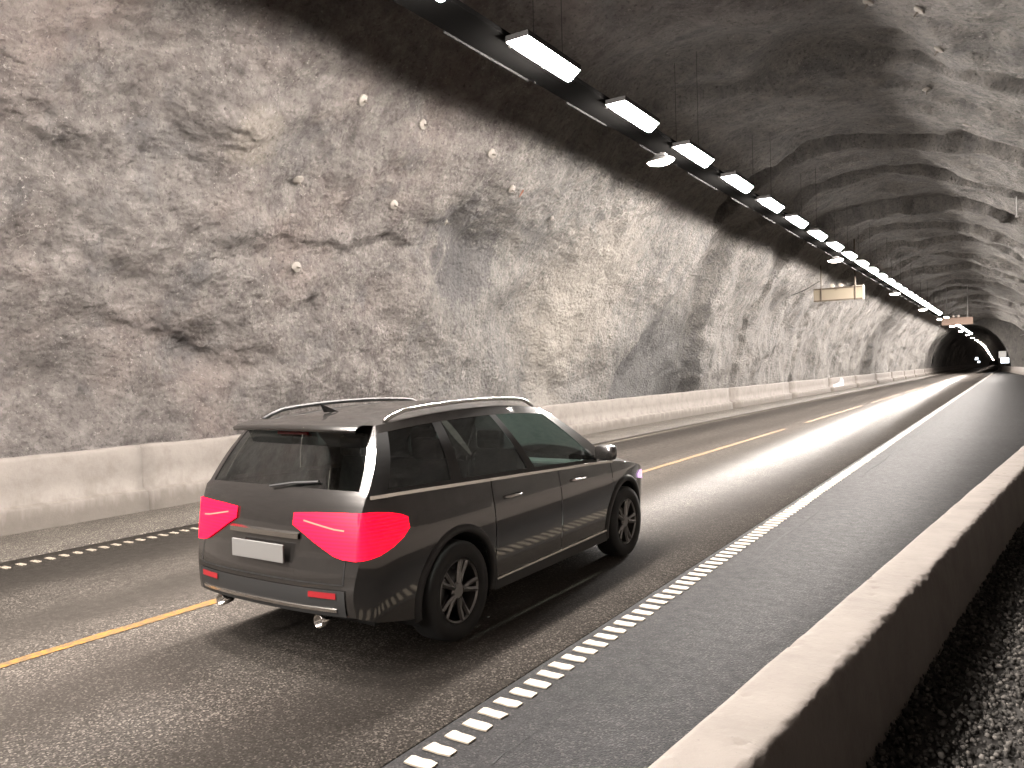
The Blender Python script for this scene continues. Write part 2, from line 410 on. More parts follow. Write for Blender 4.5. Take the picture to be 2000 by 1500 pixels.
ys = np.concatenate([np.arange(-30, -2, .5), np.arange(-2, 2.5, .12), np.arange(2.5, 24, .048), np.arange(24, 45, .09), np.geomspace(45, 150, 330)])
ths = np.concatenate([np.linspace(0, .05 * math.pi, 14, endpoint=False), np.linspace(.05 * math.pi, .33 * math.pi, 170, endpoint=False), np.linspace(.33 * math.pi, .82 * math.pi, 150, endpoint=False), np.linspace(.82 * math.pi, math.pi, 24)])
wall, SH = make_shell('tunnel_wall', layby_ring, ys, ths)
tag(wall, kind='structure')
# rock face where the wide profile steps in to the narrow one
nth = 90; tt = np.linspace(0, math.pi, nth); rows = []
for k in range(9):
    s = k / 8
    xa, za = layby_ring(tt, 0); xb, zb = narrow_ring(tt, 0)
    P = np.stack([xa * (1 - s) * 1.0 + xb * s, np.full(nth, Y_END) + .0 * s, za * (1 - s) + zb * s], -1)
    if k == 0: P[:, 0] = -4 + (P[:, 0] + 4) * 1.12; P[:, 2] *= 1.1
    P[:, 1] += fbm(P, 2.0, 3, 4.0) * .35 * (0 if k == 8 else 1)
    rows.append(P)
hw = mesh_np('end_wall', np.concatenate(rows), grid_faces(9, nth), M['rock'], smooth=True); tag(hw, kind='structure')
ys2 = np.concatenate([np.arange(150, 300, 1.2), np.geomspace(300, 1250, 160)])
nw, _ = make_shell('narrow_tunnel_wall', narrow_ring, ys2, np.linspace(0, math.pi, 90), True, .7); tag(nw, kind='structure')
# rock face closing the tunnel behind the photographer and the far dark end
def cap(name, ring, y):
    t = np.linspace(0, math.pi, 40); x, z = ring(t, y); rows = []
    for s in np.linspace(1, 0, 10):
        P = np.stack([x * s * 1.06 + (1 - s) * x.mean(), np.full_like(x, y), z * s * 1.06], -1)
        P[:, 1] += fbm(P, 2.5, 3) * .5; P[:, 0] += xc(y); P[:, 2] += zc(y); rows.append(P)
    o = mesh_np(name, np.concatenate(rows), grid_faces(10, 40), M['rock'], smooth=True); tag(o, kind='structure'); return o
cap('back_rock_face', layby_ring, -29.5); cap('far_rock_face', narrow_ring, 1245.0)

# ------------------------------------------------------------------ ground
YR = np.concatenate([np.arange(-30, 160, 2.0), np.arange(160, 1252, 6.0)])
def strip(name, x0, x1, z, ysr, mat, nx=2, thick=0.0, parent=None, kind='structure', edge_noise=0.0, right_fn=None):
    V = []; xs = np.linspace(0, 1, nx)
    for y in ysr:
        a = x0(y) if callable(x0) else x0; b = x1(y) if callable(x1) else x1
        for s in xs: V.append((a + (b - a) * s + float(xc(y)), y, z + float(zc(y))))
    n = len(ysr); F = list(map(tuple, grid_faces(n, nx, True)))
    if thick:
        off = len(V)
        for y in ysr:
            for xx in (x0, x1):
                xx = xx(y) if callable(xx) else xx
                V.append((xx + float(xc(y)), y, z - thick + float(zc(y))))
        for i in range(n - 1):
            a = i * nx; b = (i + 1) * nx; c = off + 2 * i; d = off + 2 * (i + 1)
            F.append((a, b, d, c)); F.append((a + nx - 1, c + 1, d + 1, b + nx - 1))
    o = mesh_np(name, V, F, mat, parent)
    if kind: tag(o, kind=kind)
    return o
strip('ground', -13.6, 5.6, -.16, YR, M['gravel_base'])
seam = lambda y: -2.74
YF = np.concatenate([np.arange(-30, 0, 2.0), np.arange(0, 40, .12), np.arange(40, 160, 2.0), np.arange(160, 1252, 6.0)])
road = strip('road', -9.66, seam, 0.0, YF, M['road'], 2, .15)
strip('shoulder', -12.9, -9.735, .006, YR, M['shoulder'], 2, .15)

BX = lambda y: float(np.interp(y, [-30, 23.0, 28, 122, 170, 1252], [-3.915, 1.30, 1.45, 1.45, -1.62, -1.62]))   # road-side top edge of the right barrier
strip('lay_by', lambda y: seam(y) + .001, lambda y: BX(y) + .02, -.005, YF, M['layby'], 2, .14)

# rumble bars of the two edge lines and the yellow centre line: parts of the road
def bar_mesh(seed, w, d):
    r = random.Random(seed); top = []
    for (sx, sy) in ((0, 0), (.3, .02), (.62, -.03), (1, .06), (1, .9), (.72, 1.03), (.4, .97), (.1, 1.0), (0, .93)):
        top.append((w * (sx + r.uniform(-.03, .03)), d * (sy + r.uniform(-.06, .06))))
    n = len(top); V = [(x, y, .006) for x, y in top] + [(x * 1.02 - .002, y * 1.04 - .002, -.002) for x, y in top]
    me = bpy.data.meshes.new('edge_line_bar')
    me.from_pydata(V, [], [tuple(range(n))] + [(i, n + i, n + (i + 1) % n, (i + 1) % n) for i in range(n)]); me.update()
    me.materials.append(M['white_paint']); return me
bars = [bar_mesh(k, .17, .080) for k in range(7)]
lbars = [bar_mesh(40 + k, .15, .062) for k in range(5)]
jr = random.Random(2); V = []
for q in np.arange(3.2, 30, .12):
    xx = -2.27 + .018 * math.sin(q * 1.9) + jr.uniform(-.008, .008); w = max(.002, .012 * math.sin(q * .8 + .5) + jr.uniform(-.003, .006)); V += [(xx - w, q, -.0015), (xx + w, q, -.0015)]
mesh_np('asphalt_joint', V, grid_faces(len(V) // 2, 2, True), M['black'], bpy.data.objects['lay_by'])
PER = .1664
stuffV = []; stuffF = []
def stuff_bar(x, y, w, d):
    n = len(stuffV); a = float(xc(y)); b = float(zc(y))
    stuffV.extend([(x + a, y, .005 + b), (x + w + a, y, .005 + b), (x + w + a, y + d, .005 + b), (x + a, y + d, .005 + b)]); stuffF.append((n, n + 1, n + 2, n + 3))
y = 1.64; k = 0
while y < 160:
    if k < 205:
        o = bpy.data.objects.new('edge_line_bar', bars[(k * 5 + k // 7) % 7]); COL.objects.link(o); o.parent = road
        o.location = (-2.672 + random.uniform(-.006, .006), y, 0); o.rotation_euler = (0, 0, random.uniform(-.03, .03))
    else: stuff_bar(-2.672, y, .17, .083)
    y += PER; k += 1
y = 2.56; k = 0
while y < 110:
    if k < 95:
        o = bpy.data.objects.new('edge_line_bar', lbars[k % 5]); COL.objects.link(o); o.parent = road; o.location = (-9.41, y, 0)
    else: stuff_bar(-9.41, y, .15, .066)
    y += PER * .94; k += 1
o = mesh_np('far_edge_line_bars', stuffV, stuffF, M['white_paint'], road); tag(o, kind='stuff')
def yellow(y0, y1):
    n = max(2, int((y1 - y0) / .25)); V = []; r = random.Random(int(y0 * 10))
    for i in range(n + 1):
        yy = y0 + (y1 - y0) * i / n
        V += [(-6.145 + r.uniform(-.012, .012), yy, .005), (-6.03 + r.uniform(-.012, .012), yy, .005)]
    mesh_np('centre_line_dash', V, grid_faces(n + 1, 2, True), M['yellow_paint'], road)
yellow(-2.0, 10.1)
for a in (13.1, 28.1, 43.1, 58.1, 73.1, 88.1, 103.1, 118.1): yellow(a, a + 12)

# ------------------------------------------------------------------ left concrete barrier: profile elements with joints
lb = empty('concrete_barrier', (-11.5, 0, 0))
tag(lb, 'long cream concrete crash barrier with a ledge along the foot of the left rock wall', 'barrier')
PROF = [(-11.74, 0), (-11.70, .5), (-11.66, .985), (-11.63, 1.02), (-11.50, 1.025), (-11.475, 1.0), (-11.46, .96), (-11.445, .65), (-11.435, .37), (-11.375, .335), (-11.315, .32), (-11.30, .295), (-11.295, .16), (-11.285, .0)]
PROF = [(x - .02, z) for x, z in PROF]
def barrier_piece(y0, y1, parent, prof, mat, step, name='barrier_segment', rough=.008):
    n = max(3, int((y1 - y0) / step)); yy = np.linspace(y0, y1, n + 1); V = []
    for q in yy:
        for (x, z) in prof: V.append((x + float(xc(q)), q, z + float(zc(q))))
    V = np.array(V); V += np.stack([fbm(V, .5, 3, 2.0), np.zeros(len(V)), fbm(V, .6, 3, 8.0)], -1) * rough * 2
    m_ = len(prof); F = [tuple(r) for r in grid_faces(n + 1, m_)]
    me = bpy.data.meshes.new(name); me.from_pydata([tuple(v) for v in V], [], F + [tuple(range(m_)), tuple(n * m_ + i for i in range(m_))[::-1]])
    me.materials.append(mat); me.update()
    for p in me.polygons: p.use_smooth = len(p.vertices) == 4
    o = link_mesh(name, me, parent); 
    if parent: o.matrix_parent_inverse = parent.matrix_basis.inverted()
    return o
bpy.context.view_layer.update()
joints = [-29, -17.0, -5.05, 6.9, 18.8, 36.8, 48.6, 60.6, 72, 84, 96, 108, 120, 135, 150, 190, 230, 300, 420]
for a, b in zip(joints, joints[1:]):
    barrier_piece(a + .002, b - .002, lb, PROF, M['barrier'], .35 if b < 40 else 1.5)

# pale patch on the barrier further in: a thin sheet on its face
sm = MB(); pts = [(61.9, .30), (63.2, .24), (65.5, .27), (66.8, .42), (66.9, .72), (66.3, .95), (65.3, .97), (64.9, .70), (63.6, .56), (62.4, .46)]
def face_x(z): return float(np.interp(z, [0, .16, .28, .31, .36, .65, .96], [-11.315, -11.33, -11.345, -11.36, -11.45, -11.465, -11.48])) + .022
c0 = sm.bm.verts.new((face_x(.55), 65.0, .55)); vv = [sm.bm.verts.new((face_x(z), q, z)) for q, z in pts]
for i in range(len(vv)): sm.bm.faces.new((c0, vv[i], vv[(i + 1) % len(vv)]))
o = sm.build('pale_patch', simple('pale_patch_sheet', (.22, .22, .235), .5), lb); o.matrix_parent_inverse = lb.matrix_basis.inverted()

# ------------------------------------------------------------------ right concrete barrier, close to the camera
rb = empty('concrete_barrier', (0, 5, 0))
tag(rb, 'thick pale concrete barrier in the foreground between lay-by asphalt and dark gravel', 'barrier')
bpy.context.view_layer.update()
TOPZ = 1.0
def near_barrier(y0, y1, step, detail):
    n = int((y1 - y0) / step); yy = np.linspace(y0, y1, n + 1)
    # cross-section offsets from the road-side top edge
    if detail:
        cs = [(-.16, 0), (-.13, .22), (-.045, .42), (-.022, .86), (-.016, .95), (-.008, .985)] + [(s, TOPZ) for s in np.linspace(.006, .190, 13)] + \
             [(.200, .998), (.207, .993), (.213, .985), (.218, .974), (.222, .955), (.225, .93), (.230, .88), (.236, .82), (.245, .74), (.262, .6), (.29, .2), (.30, 0)]
    else:
        cs = [(-.16, 0), (-.13, .22), (-.045, .42), (-.022, .86), (-.012, .98), (.006, 1.0), (.1, 1.0), (.19, 1.0), (.213, .98), (.225, .93), (.262, .6), (.30, 0)]
    V = []
    for q in yy:
        x0 = BX(q)
        for (s, z) in cs: V.append((x0 + s + float(xc(q)), q, z + float(zc(q))))
    V = np.array(V); s_ = np.tile(np.array([c[0] for c in cs]), n + 1); z_ = np.tile(np.array([c[1] for c in cs]), n + 1)
    V[:, 2] += fbm(V, .9, 2, 1.0) * .003
    if detail:
        W = V.copy()
        edge = np.exp(-((s_ - .205) / .022) ** 2)                       # chipped back edge
        V[:, 0] -= edge * (np.abs(fbm(W, .07, 4, 6.0)) * .010 + np.abs(fbm(W, .45, 2, 16.0)) * .006); V[:, 2] -= edge * np.abs(fbm(W, .06, 3, 7.0)) * .015
        edge2 = np.exp(-((s_ + .002) / .02) ** 2)                       # softer front edge with pits
        V[:, 2] -= edge2 * np.clip(fbm(W, .07, 3, 12.0) - .25, 0, 1) * .035
        V[:, 0] += edge2 * fbm(W, .5, 3, 14.0) * .004
        top = (z_ > .99) * 1.0
        V[:, 2] -= top * (np.clip(fbm(W, .05, 2, 22.0) - .62, 0, 1) * .10 + fbm(W, .25, 3, 23.0) * .0025)
    m_ = len(cs)
    o = mesh_np('barrier_segment', V, grid_faces(n + 1, m_), M['near_barrier'] if y1 < 60 else M['barrier'], rb, True)
    o.matrix_parent_inverse = rb.matrix_basis.inverted(); return o
near_barrier(-29, .6, .6, False); near_barrier(.6, 12.0, .018, True); near_barrier(12.0, 30, .3, False); near_barrier(30, 121, 1.5, False); near_barrier(121, 152, 1.0, False); near_barrier(152, 420, 4.0, False)

# raised gravel strip behind the barrier where the photographer stands
GZ = .63
gb = strip('gravel_bed', lambda q: BX(q) + .235, 5.4, GZ, np.arange(-29.4, 149.8, 1.2), M['gravel_base'])
def stones():
    ico = bmesh.new(); bmesh.ops.create_icosphere(ico, subdivisions=1, radius=1.0)
    bv = np.array([v.co for v in ico.verts]); bf = np.array([[v.index for v in f.verts] for f in ico.faces]); ico.free()
    V = []; F = []; off = 0
    n = 21000
    yy = 1.6 + 5.8 * rng.random(n) ** 1.15; xx = np.array([BX(q) + .24 for q in yy]) + 1.9 * rng.random(n) ** 1.25
    for i in range(n):
        s = rng.uniform(.0055, .0125) * (1.5 if rng.random() < .06 else 1)
        A = np.linalg.qr(rng.normal(size=(3, 3)))[0]
        v = bv * (s * rng.uniform(.6, 1.15, 3)) * (1 + rng.uniform(-.22, .22, (len(bv), 1)))
        v = v @ A.T; v += np.array([xx[i], yy[i], GZ + rng.uniform(0, .022)])
        V.append(v); F.append(bf + off); off += len(bv)
    o = mesh_np('gravel', np.concatenate(V), np.concatenate(F), M['gravel']); tag(o, kind='stuff'); return o
stones()

# ------------------------------------------------------------------ lamps
ORD = ['first', 'second', 'third', 'fourth', 'fifth', 'sixth', 'seventh', 'eighth', 'ninth', 'tenth', 'eleventh', 'twelfth', 'thirteenth', 'fourteenth', 'fifteenth', 'sixteenth', 'seventeenth', 'eighteenth', 'nineteenth', 'twentieth', 'twenty-first', 'twenty-second', 'twenty-third', 'twenty-fourth', 'twenty-fifth', 'twenty-sixth']
LZ = 6.375; LX = -5.46
def lamp_meshes():
    m = MB(); m.box((0, 0, .112), (.36, 1.48, .08)); m.box((-.14, -.45, .145), (.34, .05, .03)); m.box((-.14, .45, .145), (.34, .05, .03)); h = m.build('housing', M['dark_steel'])
    m = MB(); a, b, h0, h1, e0, e1 = .13, .03, .07, -.06, .72, .69
    top = [(-.17, -e0, h0), (.17, -e0, h0), (.17, e0, h0), (-.17, e0, h0)]; bot = [(-b, -e1, h1), (b, -e1, h1), (b, e1, h1), (-b, e1, h1)]
    tv = [m.bm.verts.new(p) for p in top]; bv_ = [m.bm.verts.new(p) for p in bot]
    m.bm.faces.new(bv_)
    for i in range(4): m.bm.faces.new((tv[i], tv[(i + 1) % 4], bv_[(i + 1) % 4], bv_[i]))
    bmesh.ops.recalc_face_normals(m.bm, faces=m.bm.faces)
    d = m.build('diffuser', M['lamp'])
    return h.data, d.data, h, d
hm, dm, _o1, _o2 = lamp_meshes()
bpy.data.objects.remove(_o1); bpy.data.objects.remove(_o2)
li = 0; y = 9.45 - 3.03 * 10
while y < 143:
    t = empty('rectangular_lamp', (LX, y, LZ))
    vis = round((y - 6.42) / 3.03)
    if vis < 0: lab = 'bright rectangular tunnel lamp on the overhead row behind the camera'
    elif vis == 0: lab = 'glowing rectangular lamp cut off by the top edge of the photo'
    elif vis == 1: lab = 'largest fully visible glowing rectangular lamp at the upper end of the overhead row'
    elif vis < 27: lab = 'glowing rectangular lamp, %s one down the row from the largest lamp' % ORD[vis - 1]
    elif y < 85: lab = 'small distant rectangular lamp in the stretch of the row before the salmon sign'
    else: lab = 'tiny rectangular lamp in the merged bright line behind and beyond the salmon sign'
    tag(t, lab, 'lamp', 'rectangular lamps in the dense overhead row')
    for nm, me in (('housing', hm), ('diffuser', dm)):
        o = bpy.data.objects.new(nm, me); COL.objects.link(o); o.parent = t
    y += 3.03 if not 78 < y < 80 else 9.09; li += 1

# oval lamps on the second line
def oval_mesh():
    m = MB(); P = []
    for i in range(13):
        a = -1 + 2 * i / 12; x = a * .30; r = .115 * (1 - abs(a) ** 2.2) ** .75 + .004
        P.append([(x, r * 1.15 * math.cos(q), r * .8 * math.sin(q)) for q in np.linspace(math.pi, 2 * math.pi, 9)])
    m.grid(P); me = m.build('lens', M['oval_lamp'], smooth=True, merge=.0005)
    n = MB(); n.grid([[(x * 1.03, r * 1.2 * math.cos(q), .004 + r * .95 * math.sin(q)) for q in np.linspace(0, math.pi, 9)] for x, r in [(a * .30, .115 * (1 - abs(a) ** 2.2) ** .75 + .004) for a in np.linspace(-1, 1, 13)]]); n.box((0, 0, .13), (.24, .16, .05), bev=.02); n.tube([(0, 0, .13), (0, 0, .175)], .03, 8)
    hs = n.build('mount', M['dark_steel'])
    a, b = me.data, hs.data; bpy.data.objects.remove(me); bpy.data.objects.remove(hs); return a, b
om, omt = oval_mesh()
oy = [-22.5, -3.6, 15.2, 34.1, 53.2, 71.2, 89.1, 107.8, 127, 145.6] + list(np.arange(168, 1230, 19.2))
for i, y in enumerate(oy):
    z = (6.33 if y < 150 else 6.40) + float(zc(y)); x = (-6.07 if y < 150 else -6.17) + float(xc(y))
    t = empty('oval_lamp', (x, y, z)) if y < 200 else None
    k = i - 2
    if k < 0: lab = 'oval tunnel lamp on the overhead line behind the camera'
    elif k == 0: lab = 'largest oval glowing lamp hanging left of the overhead row beside a rectangular lamp'
    elif k == 1: lab = 'oval glowing lamp above the yellowish sign board'
    elif k in (2, 3): lab = ['small oval glowing lamp between the yellowish sign and the salmon sign, nearer one', 'small oval glowing lamp between the two sign boards, farther one'][k - 2]
    elif k == 4: lab = 'small oval lamp touching the left end of the salmon sign'
    elif y < 170: lab = 'small oval lamp just below the salmon sign above the dark arch'
    else: lab = 'tiny distant oval lamp in the curving line of light inside the dark arch'
    g = 'oval lamps along the tunnel'
    if t is not None:
        tag(t, lab, 'lamp', g)
        for nm, me in (('lens', om), ('mount', omt)):
            o = bpy.data.objects.new(nm, me); COL.objects.link(o); o.parent = t
    else:
        o = bpy.data.objects.new('oval_lamp', om); COL.objects.link(o); o.location = (x, y, z); tag(o, lab, 'lamp', g)
        o.scale = (1.1, 1.1, 1.1)

# wide cable tray hung beside the lamp row; lamps are bolted to its edge
TX = -5.93
ct = empty('cable_tray', (TX, 60, 6.50))
tag(ct, 'long dark cable tray running along the left side of the overhead lamp row', 'cable tray'); bpy.context.view_layer.update()
def under(o, p): o.matrix_parent_inverse = p.matrix_basis.inverted(); return o
m = MB()
m.box((TX, 59, 6.545), (.56, 178, .012)); m.box((TX + .28, 59, 6.575), (.012, 178, .07))
under(m.build('tray', M['tray'], ct), ct)
m = MB()
for q in (-.18, -.1, .0, .06, .17): m.tube([(TX + q, -28, 6.575), (TX + q, 148, 6.575)], .022, 6)
under(m.build('cables', M['cable'], ct), ct)
y = -28.0; k = 0
while y < 146:
    m = MB(); m.box((TX - .29, y + .8, 6.55), (.014, 1.5 if k % 3 else 2.1, .085)); under(m.build('tray_lip', M['dull_zinc'], ct), ct)
    y += 3.03; k += 1
for q in np.arange(-26, 146, 6.06):
    for xx in (TX - .25, TX + .25):
        zt = 9.0 * math.sqrt(max(.02, 1 - ((xx + 4) / 8.3) ** 2)) + .1
        m = MB(); m.tube([(xx, q, 6.51), (xx, q, zt)], .006, 6); under(m.build('hanger_rod', M['dark_steel'], ct), ct)
cl = empty('carrying_cable', (-6.17, 150, 6.7)); tag(cl, 'thin cable carrying the oval lamps through the dark narrow tunnel', 'cable'); bpy.context.view_layer.update()
# continuation of the carrying cable in the narrow tunnel
m = MB(); m.tube([(-6.17 + float(xc(q)), q, 6.73 + float(zc(q))) for q in np.arange(150, 1240, 10)], .03, 5); under(m.build('cable', M['cable'], cl), cl)

# ------------------------------------------------------------------ rock bolts with plates, seated on the rock
SY = SH[:, 0, 1]
def seat(yb, zb, leftside=True):
    i = int(np.argmin(np.abs(SY - yb)))
    row = SH[i]; half = row[:, 0] < -4.6 if leftside else row[:, 0] > -4.6
    idx = np.where(half)[0]; j = idx[np.argmin(np.abs(row[idx, 2] - zb))]
    j = min(max(j, 3), row.shape[0] - 4); i = min(max(i, 3), len(SY) - 4)
    a = SH[i + 3, j] - SH[i - 3, j]; b = SH[i, j + 3] - SH[i, j - 3]
    n = np.cross(a, b); n /= np.linalg.norm(n)
    c = np.array([-4, SH[i, j, 1], 3.0]) - SH[i, j]
    if n @ c < 0: n = -n
    return Vector(SH[i, j]), Vector(n)
def plate_mesh(seed):
    r = random.Random(seed); m = MB(); n = 14
    ph = [r.uniform(.86, 1.1) for _ in range(n)]; rings = []
    for (rr, h) in ((.125, -.02), (.125, .006), (.115, .016), (.07, .030), (.03, .042), (.0, .044)):
        rings.append([m.bm.verts.new((rr * (ph[k] if rr > .1 else 1) * math.cos(2 * math.pi * k / n), rr * (ph[k] if rr > .1 else 1) * math.sin(2 * math.pi * k / n), h)) for k in range(n)])
    for A, B in zip(rings, rings[1:]):
        for k in range(n): m.bm.faces.new((A[k], A[(k + 1) % n], B[(k + 1) % n], B[k]))
    o = m.build('plate', M['plate'], merge=.0005); me = o.data; bpy.data.objects.remove(o); return me
pm = [plate_mesh(s) for s in range(5)]
m = MB(); m.lathe([(.030, .03), (.030, .062), (.018, .068), (.018, .13), (.0, .135)], 'z', 6); o = m.build('bolt_end', M['bolt']); bm_ = o.data; bpy.data.objects.remove(o)
BOLTS = [(9.88, 6.83, 1, 'tall tilted oval bolt plate, topmost on the left rock wall'), (11.64, 6.86, 1, 'bolt plate right of the topmost plate, in the dark upper wall under the lamps'), (13.6, 6.7, 1, 'bolt plate high on the left wall, nearest below the largest lamp'),
         (9.44, 5.55, 1, 'large round pale bolt plate standing proud left of centre on the rock wall'), (11.82, 5.49, 1, 'pale bolt plate in the middle of the rock wall, lower right of the round one'), (15.1, 6.31, 1, 'bolt plate beside a reddish rust streak on the upper wall'),
         (17.6, 6.07, 1, 'small bolt plate on the bright wall above the grey hollow'), (10.0, 4.12, 1, 'weathered bolt plate alone low on the left wall'), (13.86, 5.49, 1, 'small bolt plate at the lip of the dark hollow'), (24.0, 3.2, 1, 'small pale bolt plate on the bright wall before the deep fold'),
         (15.8, 8.77, 0, 'pale bolt plate at the top edge of the ceiling, left one'), (15.7, 8.35, 0, 'bright bolt plate at the top edge of the ceiling, right one'), (17.8, 8.32, 0, 'bolt plate on the ceiling below the two at the top edge'),
         (19.4, 7.3, 0, 'small bolt plate near the right edge of the ceiling'), (21.3, 8.66, 0, 'pale bolt plate in the middle of the ceiling')]
for k, (yb, zb, lft, lab) in enumerate(BOLTS):
    p, n = seat(yb, zb, bool(lft))
    t = empty('rock_bolt', p + n * .035); q = n.to_track_quat('Z', 'Y')
    t.rotation_euler = (q.to_matrix() @ Matrix.Rotation(random.uniform(-.3, .3), 3, 'X') @ Matrix.Rotation(random.uniform(0, 6), 3, 'Z')).to_euler()
    s = .85 if k not in (6, 8, 9, 13) else .62
    t.scale = (s, s, s * 1.2)
    tag(t, lab, 'rock bolt', 'rock bolts in the tunnel rock')
    for nm, me in (('plate', pm[k % 5]), ('bolt_end', bm_)):
        o = bpy.data.objects.new(nm, me); COL.objects.link(o); o.parent = t
r2 = random.Random(5)
for k in range(22):
    lft = k % 3 == 0
    yb = r2.uniform(40, 120) if lft else r2.uniform(24, 110); zb = r2.uniform(3.0, 6.5) if lft else r2.uniform(5.5, 8.8)
    p, n = seat(yb, zb, lft)
    o = bpy.data.objects.new('rock_bolt', pm[k % 5]); COL.objects.link(o); o.location = p; o.rotation_euler = n.to_track_quat('Z', 'Y').to_euler()
    tag(o, 'tiny distant bolt plate on the %s' % ('left rock wall beyond the deep fold' if lft else 'ceiling rock far down the tunnel'), 'rock bolt', 'rock bolts in the tunnel rock')
# rust streak beside one of the plates
p, n = seat(15.45, 6.27, True)
m = MB(); q = n.to_track_quat('Z', 'Y').to_matrix().to_4x4()
pts = [(.03, .09), (.05, .03), (.035, -.06), (.015, -.15), (-.012, -.04), (-.02, .07)]
m.bm.faces.new([m.bm.verts.new((Matrix.Translation(p + n * .02) @ q @ Vector((a, b, 0)))) for a, b in pts])
o = m.build('rust_streak', simple('rust_stain', (.17, .075, .048), .9)); tag(o, 'short reddish rust streak on the rock beside a bolt plate', 'rust stain')

# ------------------------------------------------------------------ lane signs hung over the road
def ceiling_z(x): return 9.0 * math.sqrt(max(.05, 1 - ((x + 4) / 8.3) ** 2)) + .3
def lane_sign(x, y, back, label, frame):
    t = empty('lane_sign', (x, y, 5.51 if frame else 5.45)); tag(t, label, 'sign', 'lane signs hung over the road'); W, H, D = 2.56, .69, .22
    m = MB(); m.box((0, 0, H / 2), (W, D, H), bev=.02); m.build('box', back, t)
    if frame:
        for zz in (.02, H - .02):
            m = MB(); m.box((-.03, -D / 2 - .03, zz), (W - .1, .06, .07)); m.build('rail', M['sign_bracket'], t)
        m = MB(); m.box((W / 2 - .01, -D / 2 - .02, H / 2), (.07, .10, H + .06)); m.box((W / 2 - .26, -D / 2 - .001, H + .022), (.56, .10, .045)); m.build('rim', M['sign_rim'], t)
    for sx in (-.87, .86):
        m = MB(); top = ceiling_z(x + sx) - 5.45
        m.tube([(sx, -D / 2 - .045 if frame else 0, -.04 if frame else H), (sx, -D / 2 - .045 if frame else 0, top)], .035 if frame else .028, 8)
        m.build('hanger', M['sign_bracket'] if frame else M['galv'], t)
    for sx in (-.30, .12):
        m = MB(); m.lathe([(.0, -.02), (.085, -.02), (.105, .0), (.105, .10), (.08, .14), (.0, .15)], 'y', 16, (sx, -.12, H + .13)); m.tube([(sx, 0, H - .01), (sx, 0, H + .06)], .02, 6)
        m.build('warning_lamp', M['sign_rim'], t, angle=.6)
    if frame:
        m = MB(); P = [(-.10 + .05 * math.cos(a), -D / 2 - .04, H - .06 + .06 * math.sin(a)) for a in np.linspace(0, 2 * math.pi, 13)]; m.tube(P, .012, 6, False); m.build('lifting_eye', M['sign_bracket'], t)
    return t
s1 = lane_sign(-7.89, 45.0, M['sign_back'], 'yellowish back of a long lane sign with dark rails and straps, hung over left lane', True)
s2 = lane_sign(-4.27, 83.4, M['sign_salmon'], 'plain salmon back of a lane sign, hung before the lamp row by the dark arch', False)
# feed cable from the rock to the first sign
m = MB(); P = []
for k in range(13):
    a = k / 12; P.append((-8.85 - 2.7 * a, 45.0, 6.65 - .75 * a - .25 * math.sin(math.pi * a)))
m.tube(P, .018, 6); o = m.build('feed_cable', M['cable']); tag(o, 'thin sagging cable from the rock wall to the yellowish sign', 'cable')
# steel rod hung from the ceiling at the right edge
p, n = seat(33.0, 8.1, False)
m = MB(); xr, yr = .21, 33.0; zt = 9.0 * math.sqrt(1 - ((xr + 4) / 8.3) ** 2)
m.tube([(xr, yr, zt + .5), (xr, yr, 7.15)], .02, 8); m.box((xr, yr, 7.13), (.10, .10, .05)); o = m.build('hanger_rod', M['galv']); tag(o, 'thin steel rod hanging from the ceiling near the right edge', 'rod')
# little sign bracket reaching out of the right wall
t = empty('wall_bracket', (1.6, 92, 4.6)); tag(t, 'small sloping steel bracket with pale fitting on the right rock wall by the photo edge', 'bracket')
m = MB(); m.tube([(1.9, 0, .55), (-.9, 0, -.15)], .035, 8); m.build('arm', M['galv'], t)
m = MB(); m.box((.25, -.05, .05), (.34, .25, .26), bev=.03); m.build('fitting', M['sign_rim'], t)

# lit signs deep inside the narrow tunnel
def lit_box(x, y, z, w, h, mat, label):
    t = empty('lit_sign', (x, y, z)); tag(t, label, 'sign', 'lit signs in the dark tunnel')
    m = MB(); m.box((0, .06, 0), (w + .06, .10, h + .06), bev=.01); m.build('case', M['dark_steel'], t)
    m = MB(); m.box((0, -.005, 0), (w, .03, h), bev=.005); m.build('face', mat, t); return t
em_w = emit('cold_sign_face', (.85, .93, 1.0), 4.0); em_g = emit('grey_sign_face', (.85, .82, .76), .42)
lit_box(-1.45, 163, 3.05, 1.15, 1.25, em_g, 'dim grey square sign above a bright white sign inside the dark arch'); lit_box(-1.1, 162, 2.0, 1.25, .95, em_w, 'bright white lit sign low on the right inside the dark arch')
lit_box(-11.15 + float(xc(390)), 390, 3.1, 2.4, 1.1, em_w, 'bright elongated white lit sign on the left wall deep in the dark arch'); lit_box(-11.0 + float(xc(460)), 460, 1.6, 1.4, .9, em_w, 'smallest white lit sign on the left near the vanishing road')

# ------------------------------------------------------------------ the car: a large dark grey estate SUV seen from behind on its right side
M['car_paint'] = simple('dark_metallic_paint', (.024, .022, .0205), .26, .5, .5, 1.0); M['car_paint'].node_tree.nodes['Principled BSDF'].inputs['Coat Roughness'].default_value = .06
M['trim'] = simple('black_plastic_trim', (.012, .012, .012), .55)
M['gap'] = simple('panel_gap', (.004, .004, .004), .9)
M['chrome'] = simple('bright_trim', (.62, .60, .57), .18, 1.0)
M['tyre'] = simple('tyre_rubber', (.014, .014, .014), .8)
M['rim'] = simple('alloy_rim', (.20, .195, .19), .35, .9)
M['brake'] = simple('brake_disc', (.12, .12, .12), .5, .8)
M['seat'] = simple('seat_cloth', (.018, .017, .017), .8)
M['tail'] = emit('tail_lamp_red', (1.0, .0, .024), 2.2)
M['tail_dark'] = simple('unlit_red_lens', (.10, .004, .006), .2)
_nt = M['tail'].node_tree; _b = _nt.nodes['Principled BSDF']     # ribbed lens: bright and dimmer prisms
